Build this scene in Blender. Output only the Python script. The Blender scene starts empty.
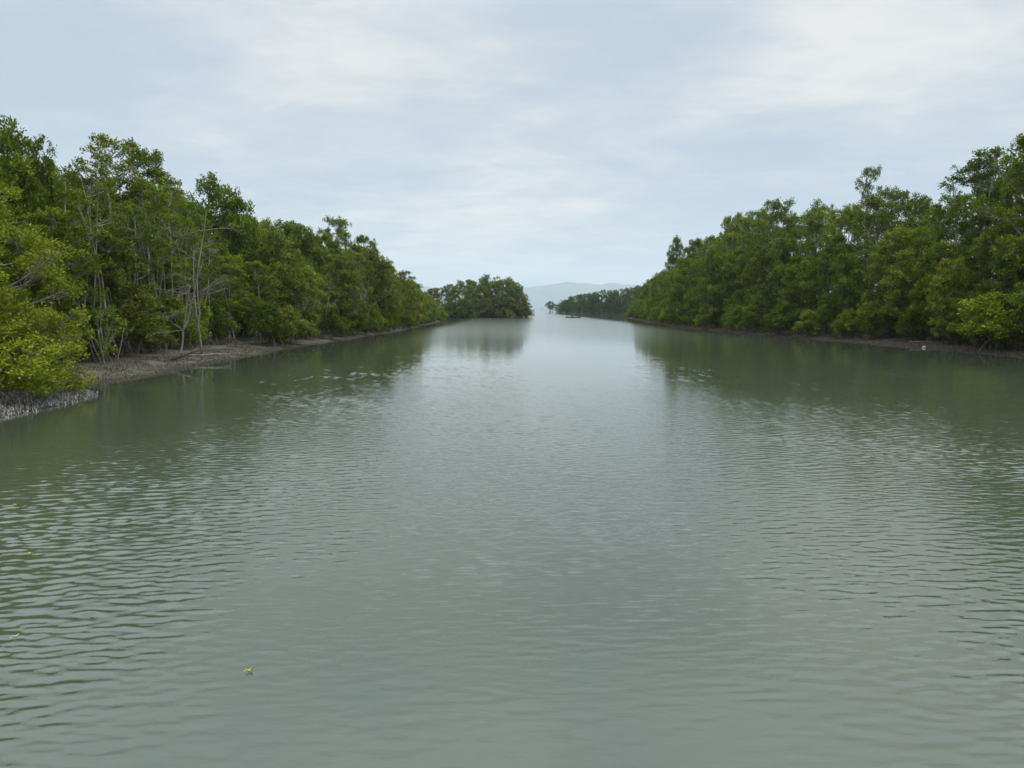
import bpy, math, random
import numpy as np
from mathutils import Vector, noise as mnoise

R = math.radians
sc = bpy.context.scene
COL = sc.collection

# ------------------------------------------------------------------ helpers
def link(o):
    COL.objects.link(o)
    return o

def tag(o, label=None, cat=None, group=None, kind=None):
    if label: o['label'] = label
    if cat: o['category'] = cat
    if group: o['group'] = group
    if kind: o['kind'] = kind
    return o

def mesh_from(name, verts, faces, mat, smooth=False):
    me = bpy.data.meshes.new(name)
    me.from_pydata(verts.tolist() if isinstance(verts, np.ndarray) else verts, [],
                   faces.tolist() if isinstance(faces, np.ndarray) else faces)
    if mat: me.materials.append(mat)
    if smooth: me.shade_smooth()
    me.update()
    return me

def obj(name, me, parent=None, loc=(0, 0, 0)):
    o = link(bpy.data.objects.new(name, me))
    o.location = loc
    if parent: o.parent = parent
    return o

class MB:
    """collects tubes / boxes / loose polygons for ONE mesh"""
    def __init__(self): self.v = []; self.f = []
    def tube(self, pts, rad, k=5, cap=True):
        pts = np.asarray(pts, float); n = len(pts)
        tan = np.gradient(pts, axis=0)
        tan /= np.linalg.norm(tan, axis=1)[:, None] + 1e-9
        ref = np.array([0.31, 0.87, 0.12]) if abs(tan[0][1]) < .8 else np.array([.9, .1, .3])
        b0 = len(self.v)
        a = np.arange(k) * 2 * math.pi / k
        for i in range(n):
            u = np.cross(tan[i], ref); u /= np.linalg.norm(u) + 1e-9
            w = np.cross(tan[i], u)
            r = rad[i]
            for q in a:
                self.v.append(pts[i] + r * (math.cos(q) * u + math.sin(q) * w))
        for i in range(n - 1):
            for j in range(k):
                j2 = (j + 1) % k
                self.f.append((b0 + i*k + j, b0 + i*k + j2, b0 + (i+1)*k + j2, b0 + (i+1)*k + j))
        if cap:
            self.f.append(tuple(b0 + (n-1)*k + j for j in range(k)))
            self.f.append(tuple(b0 + j for j in range(k - 1, -1, -1)))
    def poly(self, pts):
        b = len(self.v)
        self.v += [np.asarray(p, float) for p in pts]
        self.f.append(tuple(range(b, b + len(pts))))
    def loft(self, rings, cap=True):
        b = len(self.v); k = len(rings[0])
        for r in rings: self.v += [np.asarray(p, float) for p in r]
        for i in range(len(rings) - 1):
            for j in range(k):
                j2 = (j + 1) % k
                self.f.append((b+i*k+j, b+i*k+j2, b+(i+1)*k+j2, b+(i+1)*k+j))
        if cap:
            self.f.append(tuple(b + j for j in range(k - 1, -1, -1)))
            self.f.append(tuple(b + (len(rings)-1)*k + j for j in range(k)))
    def mesh(self, name, mat, smooth=False):
        return mesh_from(name, [tuple(map(float, p)) for p in self.v], self.f, mat, smooth)

# ------------------------------------------------------------------ materials
def new_mat(name):
    m = bpy.data.materials.new(name); m.use_nodes = True
    nt = m.node_tree; nt.nodes.clear()
    out = nt.nodes.new('ShaderNodeOutputMaterial')
    return m, nt, out

def N(nt, typ, **kw):
    n = nt.nodes.new(typ)
    for k, v in kw.items(): setattr(n, k, v)
    return n

def math_n(nt, op, a, b=None, c=None, clamp=False):
    n = nt.nodes.new('ShaderNodeMath'); n.operation = op; n.use_clamp = clamp
    for i, x in enumerate((a, b, c)):
        if x is None: continue
        if isinstance(x, (int, float)): n.inputs[i].default_value = x
        else: nt.links.new(x, n.inputs[i])
    return n.outputs[0]

def sstep(nt, x, lo, hi):
    n = nt.nodes.new('ShaderNodeMapRange'); n.interpolation_type = 'SMOOTHSTEP'
    nt.links.new(x, n.inputs['Value'])
    n.inputs['From Min'].default_value = lo; n.inputs['From Max'].default_value = hi
    return n.outputs['Result']

def noise_n(nt, vec, scale, detail=3, rough=.55, dist=0.0):
    n = nt.nodes.new('ShaderNodeTexNoise')
    if vec is not None: nt.links.new(vec, n.inputs['Vector'])
    n.inputs['Scale'].default_value = scale; n.inputs['Detail'].default_value = detail
    n.inputs['Roughness'].default_value = rough; n.inputs['Distortion'].default_value = dist
    return n.outputs['Fac']

def mapping(nt, vec, scale=(1, 1, 1), rot=(0, 0, 0), loc=(0, 0, 0)):
    n = nt.nodes.new('ShaderNodeMapping')
    nt.links.new(vec, n.inputs['Vector'])
    n.inputs['Scale'].default_value = scale; n.inputs['Rotation'].default_value = rot
    n.inputs['Location'].default_value = loc
    return n.outputs[0]

def mixc(nt, fac, a, b, blend='MIX'):
    n = nt.nodes.new('ShaderNodeMix'); n.data_type = 'RGBA'; n.blend_type = blend
    for i, x in ((0, fac), (6, a), (7, b)):
        if isinstance(x, (int, float)): n.inputs[i].default_value = x
        elif isinstance(x, tuple): n.inputs[i].default_value = (*x, 1) if len(x) == 3 else x
        else: nt.links.new(x, n.inputs[i])
    return n.outputs[2]

def leaf_material():
    m, nt, out = new_mat('mangrove_leaf')
    oi = N(nt, 'ShaderNodeObjectInfo')
    at = N(nt, 'ShaderNodeAttribute', attribute_name='tint')
    bri = math_n(nt, 'MULTIPLY_ADD', at.outputs['Fac'], 1.25, .40)
    rnd = math_n(nt, 'MULTIPLY_ADD', oi.outputs['Random'], .3, .85)
    bri = math_n(nt, 'MULTIPLY', bri, rnd)
    vm = N(nt, 'ShaderNodeVectorMath', operation='SCALE')
    nt.links.new(oi.outputs['Color'], vm.inputs[0]); nt.links.new(bri, vm.inputs['Scale'])
    hot = sstep(nt, at.outputs['Fac'], .72, 1.0)
    hot = math_n(nt, 'MULTIPLY', hot, .6)
    col = mixc(nt, hot, vm.outputs[0], (.17, .205, .015))
    p = N(nt, 'ShaderNodeBsdfPrincipled')
    nt.links.new(col, p.inputs['Base Color'])
    p.inputs['Roughness'].default_value = .55
    p.inputs['Specular IOR Level'].default_value = .2
    t = N(nt, 'ShaderNodeBsdfTranslucent')
    tc = mixc(nt, .5, col, (.14, .21, .006), 'MIX')
    nt.links.new(tc, t.inputs['Color'])
    mx = N(nt, 'ShaderNodeMixShader'); mx.inputs[0].default_value = .34
    nt.links.new(p.outputs[0], mx.inputs[1]); nt.links.new(t.outputs[0], mx.inputs[2])
    nt.links.new(mx.outputs[0], out.inputs[0])
    return m

def bark_material(name, c1, c2, scale=6):
    m, nt, out = new_mat(name)
    tc = N(nt, 'ShaderNodeTexCoord')
    v = mapping(nt, tc.outputs['Object'], (1, 1, .25))
    f = noise_n(nt, v, scale, 4, .65)
    f2 = sstep(nt, f, .35, .65)
    p = N(nt, 'ShaderNodeBsdfPrincipled')
    nt.links.new(mixc(nt, f2, c1, c2), p.inputs['Base Color'])
    p.inputs['Roughness'].default_value = .85
    p.inputs['Specular IOR Level'].default_value = .2
    nt.links.new(p.outputs[0], out.inputs[0])
    return m

def plain(name, c, rough=.6, var=.25, scale=8):
    m, nt, out = new_mat(name)
    tc = N(nt, 'ShaderNodeTexCoord')
    f = noise_n(nt, tc.outputs['Object'], scale, 3)
    d = tuple(x * (1 - var) for x in c); e = tuple(min(1, x * (1 + var)) for x in c)
    p = N(nt, 'ShaderNodeBsdfPrincipled')
    nt.links.new(mixc(nt, f, d, e), p.inputs['Base Color'])
    p.inputs['Roughness'].default_value = rough
    nt.links.new(p.outputs[0], out.inputs[0])
    return m

def mud_material(name, c1, c2, wet):
    m, nt, out = new_mat(name)
    g = N(nt, 'ShaderNodeNewGeometry')
    f = noise_n(nt, g.outputs['Position'], 1.3, 6, .65)
    f2 = noise_n(nt, g.outputs['Position'], 9, 4, .6)
    s = math_n(nt, 'ADD', math_n(nt, 'MULTIPLY', f, .6), math_n(nt, 'MULTIPLY', f2, .4))
    col = mixc(nt, sstep(nt, s, .38, .62), c1, c2)
    sep = N(nt, 'ShaderNodeSeparateXYZ'); nt.links.new(g.outputs['Position'], sep.inputs[0])
    w = sstep(nt, math_n(nt, 'MULTIPLY_ADD', f2, .08, sep.outputs['Z']), .03, .17)
    col = mixc(nt, w, wet, col)          # tide-wetted rim of the mud
    p = N(nt, 'ShaderNodeBsdfPrincipled')
    nt.links.new(col, p.inputs['Base Color'])
    p.inputs['Roughness'].default_value = .75
    p.inputs['Specular IOR Level'].default_value = .12
    b = N(nt, 'ShaderNodeBump'); b.inputs['Strength'].default_value = .8; b.inputs['Distance'].default_value = .06
    nt.links.new(f2, b.inputs['Height']); nt.links.new(b.outputs[0], p.inputs['Normal'])
    nt.links.new(p.outputs[0], out.inputs[0])
    return m

def water_material():
    m, nt, out = new_mat('river_water')
    g = N(nt, 'ShaderNodeNewGeometry')
    P = g.outputs['Position']
    sep = N(nt, 'ShaderNodeSeparateXYZ'); nt.links.new(P, sep.inputs[0])
    X, Y = sep.outputs['X'], sep.outputs['Y']
    wobn = noise_n(nt, mapping(nt, P, (.10, .05, 1)), 1, 3, .55)
    xs = math_n(nt, 'ADD', X, math_n(nt, 'MULTIPLY_ADD', wobn, 6, -3))
    lee = math_n(nt, 'MULTIPLY', sstep(nt, xs, -14.5, -8.5), sstep(nt, math_n(nt, 'MULTIPLY', xs, -1), -27.5, -20))
    near = math_n(nt, 'MULTIPLY_ADD', sstep(nt, Y, 5, 14), .8, .2)
    fade = math_n(nt, 'MULTIPLY_ADD', sstep(nt, Y, 14, 40), -1.0, 1.0)
    # capillary ripples finer than the wave mesh
    r3 = noise_n(nt, mapping(nt, P, (5.0, 15, 1), rot=(0, 0, R(-4))), 1, 2, .5, .3)
    h = math_n(nt, 'MULTIPLY', math_n(nt, 'MULTIPLY', r3, .007), math_n(nt, 'MULTIPLY', fade, math_n(nt, 'MULTIPLY', near, math_n(nt, 'MULTIPLY_ADD', lee, .85, .15))))
    b = N(nt, 'ShaderNodeBump'); b.inputs['Strength'].default_value = 1; b.inputs['Distance'].default_value = 1
    nt.links.new(h, b.inputs['Height'])
    # far off, ripples too small to model take the gloss down a little
    rgh = math_n(nt, 'MULTIPLY', sstep(nt, Y, 20, 110), math_n(nt, 'MULTIPLY_ADD', lee, .11, .02))
    rgh = math_n(nt, 'ADD', rgh, .03)
    silt = noise_n(nt, mapping(nt, P, (.05, .03, 1)), 1, 3, .5)
    col = mixc(nt, silt, (.050, .065, .037), (.064, .078, .047))
    p = N(nt, 'ShaderNodeBsdfPrincipled')
    nt.links.new(col, p.inputs['Base Color'])
    nt.links.new(rgh, p.inputs['Roughness'])
    p.inputs['IOR'].default_value = 1.6
    nt.links.new(b.outputs[0], p.inputs['Normal'])
    nt.links.new(p.outputs[0], out.inputs[0])
    return m

M_LEAF = leaf_material()
M_PALE = bark_material('pale_bark', (.30, .27, .205), (.14, .122, .088))
M_POLE = bark_material('ash_bark', (.33, .30, .24), (.18, .16, .125))
M_BARK = bark_material('grey_brown_bark', (.11, .09, .06), (.05, .04, .026))
M_DEAD = bark_material('bleached_wood', (.235, .22, .19), (.13, .12, .10))
M_MUDL = mud_material('grey_brown_mud', (.078, .070, .049), (.146, .131, .096), (.038, .034, .023))
M_MUDR = mud_material('reddish_mud', (.052, .036, .025), (.10, .066, .046), (.032, .028, .018))
M_ROOTP = bark_material('barnacled_root', (.42, .41, .38), (.14, .132, .12), 9)
M_ROOTB = bark_material('muddy_root', (.14, .118, .09), (.055, .045, .034), 9)
M_WATER = water_material()

# ------------------------------------------------------------------ terrain
SH_L = np.array([(-60, -38), (0, -19), (12, -15.6), (18, -14.2), (21, -13.9), (24, -14.0), (26, -14.2), (27.2, -14.8),
                 (28.2, -16.4), (29.2, -17.8), (30.2, -17.4), (31.2, -16.7), (34, -16.0), (40, -16.2), (47, -16.6),
                 (59, -16.2), (77, -15.2), (100, -14.6), (136, -14.5), (160, -14.8), (178, -16), (190, -20), (205, -32), (250, -70), (330, -200)])
SH_R = np.array([(-60, 44), (0, 35), (30, 31.8), (47, 31), (58, 31), (72, 30), (92, 27.2), (110, 25.6), (135, 26.2), (154, 27.4),
                 (178, 29.6), (231, 34), (270, 44), (330, 80), (380, 160)])
def wob(y, o):
    k = min(1, max(0, (y - 33) / 5))
    return k * (1.0 * mnoise.noise(Vector((y * .085, o, 0))) + .5 * mnoise.noise(Vector((y * .24, o, 5))) + .25 * mnoise.noise(Vector((y * .7, o, 9))))
def shore_l(y): return float(np.interp(y, SH_L[:, 0], SH_L[:, 1])) + wob(y, 1.3)
def shore_r(y): return float(np.interp(y, SH_R[:, 0], SH_R[:, 1])) + wob(y, 7.9)
PR_S = [-5, -2, 0, 1, 2, 3.5, 6, 20, 60, 260]
PR_ZL = [-.9, -.35, 0, .16, .27, .42, .52, .65, .8, 1.0]
PR_ZR = [-.9, -.35, 0, .12, .22, .42, .55, .65, .8, 1.0]
def nz(x, y, s, a=1.0): return a * mnoise.noise(Vector((x * s, y * s, 3.7)))
def bank_z(x, y, side):
    s = (shore_l(y) - x) if side < 0 else (x - shore_r(y))
    z = float(np.interp(s, PR_S, PR_ZL if side < 0 else PR_ZR))
    k = min(1, max(0, (s + 1.0) / 2))
    return z + k * (nz(x, y, .9, .05) + nz(x, y, 2.6, .035))

def bank(name, side, mat, y0, y1):
    ys = []; y = y0
    while y < y1:
        ys.append(y); y += .35 if 14 < y < 62 else (1.0 if y < 130 else 4)
    ss = [-5, -3, -2, -1.2, -.8, -.5, -.3, -.15, 0, .15, .3, .5, .75, 1, 1.3, 1.6, 2, 2.4, 2.8, 3.3, 4, 5, 6.5, 9, 14, 25, 60, 260]
    V = []; F = []; n = len(ss)
    for y in ys:
        sh = shore_l(y) if side < 0 else shore_r(y)
        for s in ss:
            x = sh + side * s + (nz(y, s, .8, .25) + nz(y, s, 2.3, .12)) * (1 if s < 8 else 0)
            V.append((x, y, bank_z(x, y, side) if s > -3 else -.9))
    for i in range(len(ys) - 1):
        for j in range(n - 1):
            a, b, c, d = i*n + j, i*n + j + 1, (i+1)*n + j + 1, (i+1)*n + j
            F.append((a, b, c, d) if side > 0 else (d, c, b, a))
    return tag(obj(name, mesh_from(name, V, F, mat, True)), kind='structure')

bank('mud_bank', -1, M_MUDL, -60, 330)
bank('mud_bank', 1, M_MUDR, -60, 380)

def mound(name, cx, cy, rx, ry, h, mat):
    V = [(cx, cy, h)]; F = []; K = 64
    rings = [(.5, .95), (.8, .8), (.9, .6), (.97, .25), (1.0, .05), (1.03, -.2), (1.2, -1.6)]
    for q, hz in rings:
        for k in range(K):
            a = 2 * math.pi * k / K
            w = 1 + .06 * math.sin(3*a + 1) + .04 * math.sin(7*a)
            x, y = cx + rx*q*w*math.cos(a), cy + ry*q*w*math.sin(a)
            V.append((x, y, h*hz + nz(x, y, .4, .04)))
    for k in range(K): F.append((0, 1 + k, 1 + (k+1) % K))
    for i in range(len(rings) - 1):
        for k in range(K):
            a, b = 1 + i*K + k, 1 + i*K + (k+1) % K
            F.append((a, a + K, b + K, b))
    return tag(obj(name, mesh_from(name, V, F, mat, True)), kind='structure')
mound('mud_island', -10.5, 246, 13, 9, .2, M_MUDR)
mound('mud_island', 92, 463, 60, 23, .2, M_MUDR)

WS = 13000
def water_mesh():
    x0, x1, y0, y1 = -20.0, 36.0, 1.8, 110.0
    xs = np.linspace(x0, x1, 830)
    ys = [y0]
    while ys[-1] < y1: ys.append(ys[-1] + .009 + .0016 * ys[-1])
    ys = np.array(ys); ys[-1] = y1
    X, Y = np.meshgrid(xs, ys); dyl = .009 + .0016 * Y
    rng = np.random.default_rng(8)
    def field(n, l0, l1, spread):
        out = np.zeros_like(X)
        for _ in range(n):
            lam = math.exp(rng.uniform(math.log(l0), math.log(l1))); th = rng.normal() * spread
            k = 2 * math.pi / lam; ph = rng.uniform(0, 6.28)
            att = np.clip((lam / (dyl * 3.0) - .7) / .9, 0, 1)       # ripples below the mesh size are left out
            out += (1 / k) * att * np.sin(k * (X * math.sin(th) + Y * math.cos(th)) + ph)
        return out / math.sqrt(n / 2)
    def patch(n, l0, l1, seed):
        r2 = np.random.default_rng(seed); out = np.zeros_like(X)
        for _ in range(n):
            lam = r2.uniform(l0, l1); th = r2.uniform(0, 3.14); k = 6.283 / lam
            out += np.sin(k * (X * math.sin(th) * .7 + Y * math.cos(th)) + r2.uniform(0, 6.28))
        return out / math.sqrt(n / 2)
    def ss(v, a, b):
        t = np.clip((v - a) / (b - a), 0, 1); return t * t * (3 - 2 * t)
    short = field(64, .085, .20, .42); mid = field(52, .15, .34, .52)
    gust = ss(patch(9, 5, 18, 3), -1.1, .9); fine = ss(patch(14, .9, 3.2, 4), -.9, 1.2)
    wv = patch(7, 8, 30, 5) * 1.6
    sl = np.array([np.interp(y, SH_L[:, 0], SH_L[:, 1]) for y in ys])[:, None]
    sr = np.array([np.interp(y, SH_R[:, 0], SH_R[:, 1]) for y in ys])[:, None]
    lee = ss(X - sl + wv, 1.0, 6.0) * ss(sr - X + wv, 2.0, 9.0)
    near = ss(Y, 5.0, 15.0); side = ss(np.abs(X + .3), 1.6, 4.2) * .75
    near = .10 + .90 * np.maximum(near, side)
    A = (.05 + .95 * lee) * near
    mc = 1 - .72 * ss(Y, 9, 22) * np.exp(-((X - 2.5 + .5 * wv - .02 * Y) / 8.0) ** 2)     # slick along the deep channel
    A = A * mc
    h = A * (.21 * short * (.6 + .4 * fine) * (.45 + .55 * gust) + .10 * mid * (.5 + .5 * gust)) * 1.0
    h = h + 5.0 * h * np.abs(h)
    edge = ss(X, x0, x0 + 3) * ss(x1 - X, 0, 3) * ss(Y, y0, y0 + 1) * ss(y1 - Y, 0, 20)
    h *= edge
    nx, ny = len(xs), len(ys)
    V = np.stack([X, Y, h], 2).reshape(-1, 3)
    i = np.arange(ny - 1)[:, None] * nx + np.arange(nx - 1)[None, :]
    F = np.stack([i, i + 1, i + nx + 1, i + nx], 2).reshape(-1, 4)
    n0 = len(V)
    O = np.array([(-WS, -WS, 0), (WS, -WS, 0), (WS, WS, 0), (-WS, WS, 0)], float)
    V = np.concatenate([V, O])
    c = [0, nx - 1, ny * nx - 1, (ny - 1) * nx]
    Q = np.array([(n0, n0 + 1, c[1], c[0]), (n0 + 1, n0 + 2, c[2], c[1]), (n0 + 2, n0 + 3, c[3], c[2]), (n0 + 3, n0, c[0], c[3])])
    F = np.concatenate([F, Q]).astype(np.int32)
    me = bpy.data.meshes.new('water')
    me.vertices.add(len(V)); me.vertices.foreach_set('co', V.astype(np.float32).ravel())
    me.loops.add(F.size); me.loops.foreach_set('vertex_index', F.ravel())
    me.polygons.add(len(F)); me.polygons.foreach_set('loop_start', np.arange(0, F.size, 4, dtype=np.int32))
    me.update(calc_edges=True); me.validate(); me.shade_smooth()
    me.materials.append(M_WATER)
    return me
tag(obj('water', water_mesh()), kind='structure')
V = [(-WS, -WS, 0), (WS, -WS, 0), (WS, WS, 0), (-WS, WS, 0)]
BED = plain('river_bed_silt', (.09, .08, .06), .9, .2, .2)
tag(obj('river_bed', mesh_from('river_bed', [(x, y, -1.5) for x, y, z in V], [(0, 1, 2, 3)], BED)), kind='structure')

# far range across the bay
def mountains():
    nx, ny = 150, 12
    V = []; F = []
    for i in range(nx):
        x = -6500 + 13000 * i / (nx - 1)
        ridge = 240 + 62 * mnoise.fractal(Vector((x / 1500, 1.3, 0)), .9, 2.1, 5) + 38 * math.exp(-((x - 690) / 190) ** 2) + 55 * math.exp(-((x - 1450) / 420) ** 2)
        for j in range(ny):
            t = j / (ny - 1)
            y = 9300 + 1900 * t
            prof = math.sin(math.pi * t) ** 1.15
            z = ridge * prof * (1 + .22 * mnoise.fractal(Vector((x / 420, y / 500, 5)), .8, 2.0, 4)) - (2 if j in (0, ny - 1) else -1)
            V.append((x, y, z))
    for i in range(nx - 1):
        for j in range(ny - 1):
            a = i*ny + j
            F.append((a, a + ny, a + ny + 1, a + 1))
    m = plain('hazed_forest_slope', (.08, .115, .115), .9, .3, .004)  # forest colour lightened towards blue: some distance haze painted into the slopes
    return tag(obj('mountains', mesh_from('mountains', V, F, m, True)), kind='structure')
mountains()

# ------------------------------------------------------------------ trees
def unit(rng, n):
    v = rng.normal(size=(n, 3)); return v / (np.linalg.norm(v, axis=1)[:, None] + 1e-9)
def nrm(v): return v / (np.linalg.norm(v, axis=-1, keepdims=True) + 1e-9)

def leaves_mesh(name, rng, cen, outw, per, L, W, spread, mat):
    n = len(cen) * per
    c = np.repeat(cen, per, 0); o = np.repeat(outw, per, 0)
    ct = np.repeat(rng.uniform(0, 1, len(cen)), per)
    d = nrm(unit(rng, n) * .9 + o * .55 + np.array([0, 0, .28]))
    b = c + unit(rng, n) * (rng.uniform(0, 1, n) ** .6 * spread)[:, None]
    nn = unit(rng, n) * .55 + np.array([0, 0, .75]) + o * .25
    nn = nrm(nn - d * np.sum(nn * d, 1)[:, None])
    s = np.cross(d, nn)
    l = (L * rng.uniform(.7, 1.25, n))[:, None]; w = (W * rng.uniform(.75, 1.2, n))[:, None]
    v0 = b; v1 = b + d*l*.48 + s*w*.5; v2 = b + d*l - nn*l*.12; v3 = b + d*l*.48 - s*w*.5
    V = np.stack([v0, v1, v2, v3], 1).reshape(-1, 3)
    F = np.arange(n * 4).reshape(-1, 4)
    me = mesh_from(name, V, F, mat)
    a = me.attributes.new('tint', 'FLOAT', 'FACE')
    a.data.foreach_set('value', np.clip(.5*ct + .5*rng.uniform(0, 1, n), 0, 1).astype(np.float32))
    return me

def curve(p, q, n, bend, rng, sag=0.0):
    t = np.linspace(0, 1, n)[:, None]
    p, q = np.asarray(p, float), np.asarray(q, float)
    off = rng.normal(size=3) * bend * np.linalg.norm(q - p)
    return p + (q - p) * t + off * np.sin(math.pi * t) + np.array([0, 0, sag]) * np.sin(math.pi * t)

def gen_tree(seed, H, zb, Rm, nst, nl, lr, cpl, per, L, W, prof='tall', stem_r=.09, base_sp=.35, tops=3, bark=None,
             roots=0, twigs=True, spread=.26, lean=(0, 0), flat=.8):
    rng = np.random.default_rng(seed)
    wood = MB(); lean = np.array([lean[0], lean[1], 0])
    lob = []
    for i in range(nl):
        t = (i + rng.uniform(0, 1)) / nl
        if prof == 'tall': pr = max(.15, math.sin(math.pi * (.14 + .78 * t))) ** .7
        elif prof == 'bushy': pr = max(.12, math.cos(math.pi * .5 * max(0, t - .25) / .8)) ** .8
        else: pr = .55 + .45 * math.sin(math.pi * t)
        a = i * 2.39996 + rng.uniform(-.5, .5)
        rr = Rm * pr * math.sqrt(rng.uniform(.12, 1.0))
        r = lr * rng.uniform(.7, 1.25) * (1 - .3 * t)
        z = zb + r * .6 + (H - zb - r * 1.3) * t
        lob.append((np.array([rr * math.cos(a), rr * math.sin(a), z]) + lean * (z / H), r))
    tp = []
    for i in range(tops):
        a = rng.uniform(0, 6.28); q = Rm * rng.uniform(.1, .55); r = lr * rng.uniform(.42, .7)
        z = H - r * .7 - rng.uniform(0, .26) * (H - zb) * (i > 0)
        tp.append((np.array([q*math.cos(a), q*math.sin(a), z]) + lean * (z / H), r))
    lob += tp
    stems = []
    for i in range(nst):
        a = i * 6.283 / nst + rng.uniform(-.5, .5)
        b = np.array([base_sp*math.cos(a), base_sp*math.sin(a), -.25]) * (1 if nst > 1 else .2)
        b[2] = -.25
        tgt = (tp + lob)[i % len(tp + lob)][0] if i < len(tp) else lob[int(rng.integers(nl // 2, nl))][0]
        pts = curve(b, tgt, 9, .035, rng)
        pts[1:-1] += rng.normal(size=(7, 3)) * (.03 if nst > 5 else .05) * np.array([1, 1, 0])
        stems.append(pts)
        r0 = stem_r * rng.uniform(.75, 1.2)
        wood.tube(pts, np.linspace(r0, r0 * .25, 9), 6)
    for i in range(roots):                       # arching stilt roots
        a = rng.uniform(0, 6.28); st = stems[int(rng.integers(0, nst))]
        z0 = rng.uniform(.35, 1.3); p = np.array([np.interp(z0, st[:, 2], st[:, k]) for k in range(3)])
        q = p + np.array([math.cos(a), math.sin(a), 0]) * rng.uniform(.6, 1.5); q[2] = -.25
        wood.tube(curve(p, q, 6, .05, rng, .25), np.linspace(.035, .02, 6), 4)
    cen = []; outw = []
    allp = np.concatenate(stems)
    for c, r in lob:
        dd = np.linalg.norm(allp - c, axis=1) + np.where(allp[:, 2] > c[2] - .2, 4, 0)
        k = int(np.argmin(dd))
        limb = curve(allp[k], c, 6, .08, rng, -.1)
        wood.tube(limb, np.linspace(.038, .014, 6), 5)
        m = max(4, int(cpl * (r / lr) ** 1.7 * rng.uniform(.8, 1.2)))
        u = unit(rng, m); fl = rng.uniform(0, 1, m) < .72
        u[:, 2] = np.where(fl, np.abs(u[:, 2]), u[:, 2])
        pp = c + u * r * (rng.uniform(.45, 1.05, m))[:, None] * np.array([1, 1, flat])
        pp[:, 2] = np.maximum(pp[:, 2], max(.25, zb * .8))
        cen.append(pp); outw.append(u)
        if twigs:
            for q in pp:
                j = limb[int(rng.integers(3, 6))]
                wood.tube(curve(j, q, 4, .08, rng), [.011, .009, .007, .004], 3, False)
    cen = np.concatenate(cen); outw = np.concatenate(outw)
    crown = leaves_mesh('crown', rng, cen, outw, per, L, W, spread, M_LEAF)
    return wood.mesh('trunk', bark or M_BARK, True), crown, H

PROTO = {}
def proto(key, n, **kw):
    PROTO[key] = [gen_tree(hash_seed(key) + i * 17, **kw) for i in range(n)]
def hash_seed(s): return sum(ord(c) * (i + 3) for i, c in enumerate(s)) % 9973

proto('tall', 4, H=12, zb=3.0, Rm=2.3, nst=3, nl=20, lr=1.1, cpl=24, per=30, L=.19, W=.095, bark=M_PALE, roots=8, tops=7)
proto('bushy', 4, H=8, zb=.6, Rm=2.5, nst=4, nl=24, lr=1.1, cpl=24, per=30, L=.19, W=.095, prof='bushy', stem_r=.06, tops=4, roots=7)
proto('pole', 3, H=12, zb=4.6, Rm=2.1, nst=7, nl=18, lr=.95, cpl=18, per=26, L=.18, W=.09, bark=M_POLE, stem_r=.055, base_sp=.75, tops=5, roots=5)
proto('sparse', 2, H=13, zb=4.2, Rm=1.7, nst=3, nl=20, lr=.85, cpl=15, per=24, L=.18, W=.09, bark=M_PALE, stem_r=.08, tops=7, roots=5)
proto('shrub', 3, H=3, zb=.35, Rm=1.25, nst=5, nl=12, lr=.75, cpl=20, per=28, L=.17, W=.085, prof='bushy', stem_r=.03, base_sp=.25, tops=3, roots=4)
proto('far', 4, H=12, zb=.15, Rm=3.2, nst=2, nl=28, lr=1.35, cpl=20, per=14, L=.38, W=.21, prof='bushy', tops=5, twigs=False, spread=.4)
proto('fartall', 2, H=13, zb=3.5, Rm=2.3, nst=1, nl=16, lr=1.15, cpl=16, per=14, L=.36, W=.2, tops=5, twigs=False, spread=.35)

rnd = random.Random(11)
FIRST = {}
def plant_tree(kind, x, y, z, h, color, name='mangrove_tree', variant=None, wide=None, rot=None):
    ms = PROTO[kind]; v = rnd.randrange(len(ms)) if variant is None else variant
    tm, cm, H = ms[v]
    key = (kind, v, name)
    if key not in FIRST:
        root = link(bpy.data.objects.new(name, None))
        tr = obj('trunk', tm, root); cr = obj('crown', cm, root)
        FIRST[key] = (root, tr, cr)
    else:
        r0, t0, c0 = FIRST[key]
        root = link(r0.copy())
        tr = link(t0.copy()); cr = link(c0.copy())
        tr.parent = root; cr.parent = root
    s = h / H
    w = (s ** .5) * rnd.uniform(.92, 1.12) if wide is None else wide
    root.location = (x, y, z)
    root.rotation_euler = (0, 0, rnd.uniform(0, 6.28) if rot is None else rot)
    root.scale = (w, w, s)
    root.empty_display_size = .5
    j = rnd.uniform(.80, 1.26); g = rnd.uniform(.93, 1.06)
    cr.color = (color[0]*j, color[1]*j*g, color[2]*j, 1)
    return root

MID = (.142, .188, .007); DARK = (.082, .126, .006); YEL = (.25, .285, .010); OLIVE = (.140, .158, .016)
LIME = (.178, .228, .008); DEEP = (.106, .152, .006); PALEC = (.105, .135, .055)
CNAME = {MID: 'mid green', DARK: 'dark green', YEL: 'yellow-green', OLIVE: 'olive green', LIME: 'bright green', DEEP: 'deep green', PALEC: 'pale green'}
ORD = ['first', 'second', 'third', 'fourth', 'fifth', 'sixth', 'seventh', 'eighth', 'ninth', 'tenth', 'eleventh', 'twelfth', 'thirteenth',
       'fourteenth', 'fifteenth', 'sixteenth', 'seventeenth', 'eighteenth', 'nineteenth', 'twentieth']
def ordw(i):
    if i < 20: return ORD[i]
    tens = {2: 'twenty', 3: 'thirty', 4: 'forty', 5: 'fifty'}[(i + 1) // 10]
    u = (i + 1) % 10
    return tens + '-' + ORD[u - 1] if u else {2: 'twentieth', 3: 'thirtieth', 4: 'fortieth', 5: 'fiftieth'}[(i + 1) // 10]
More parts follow.
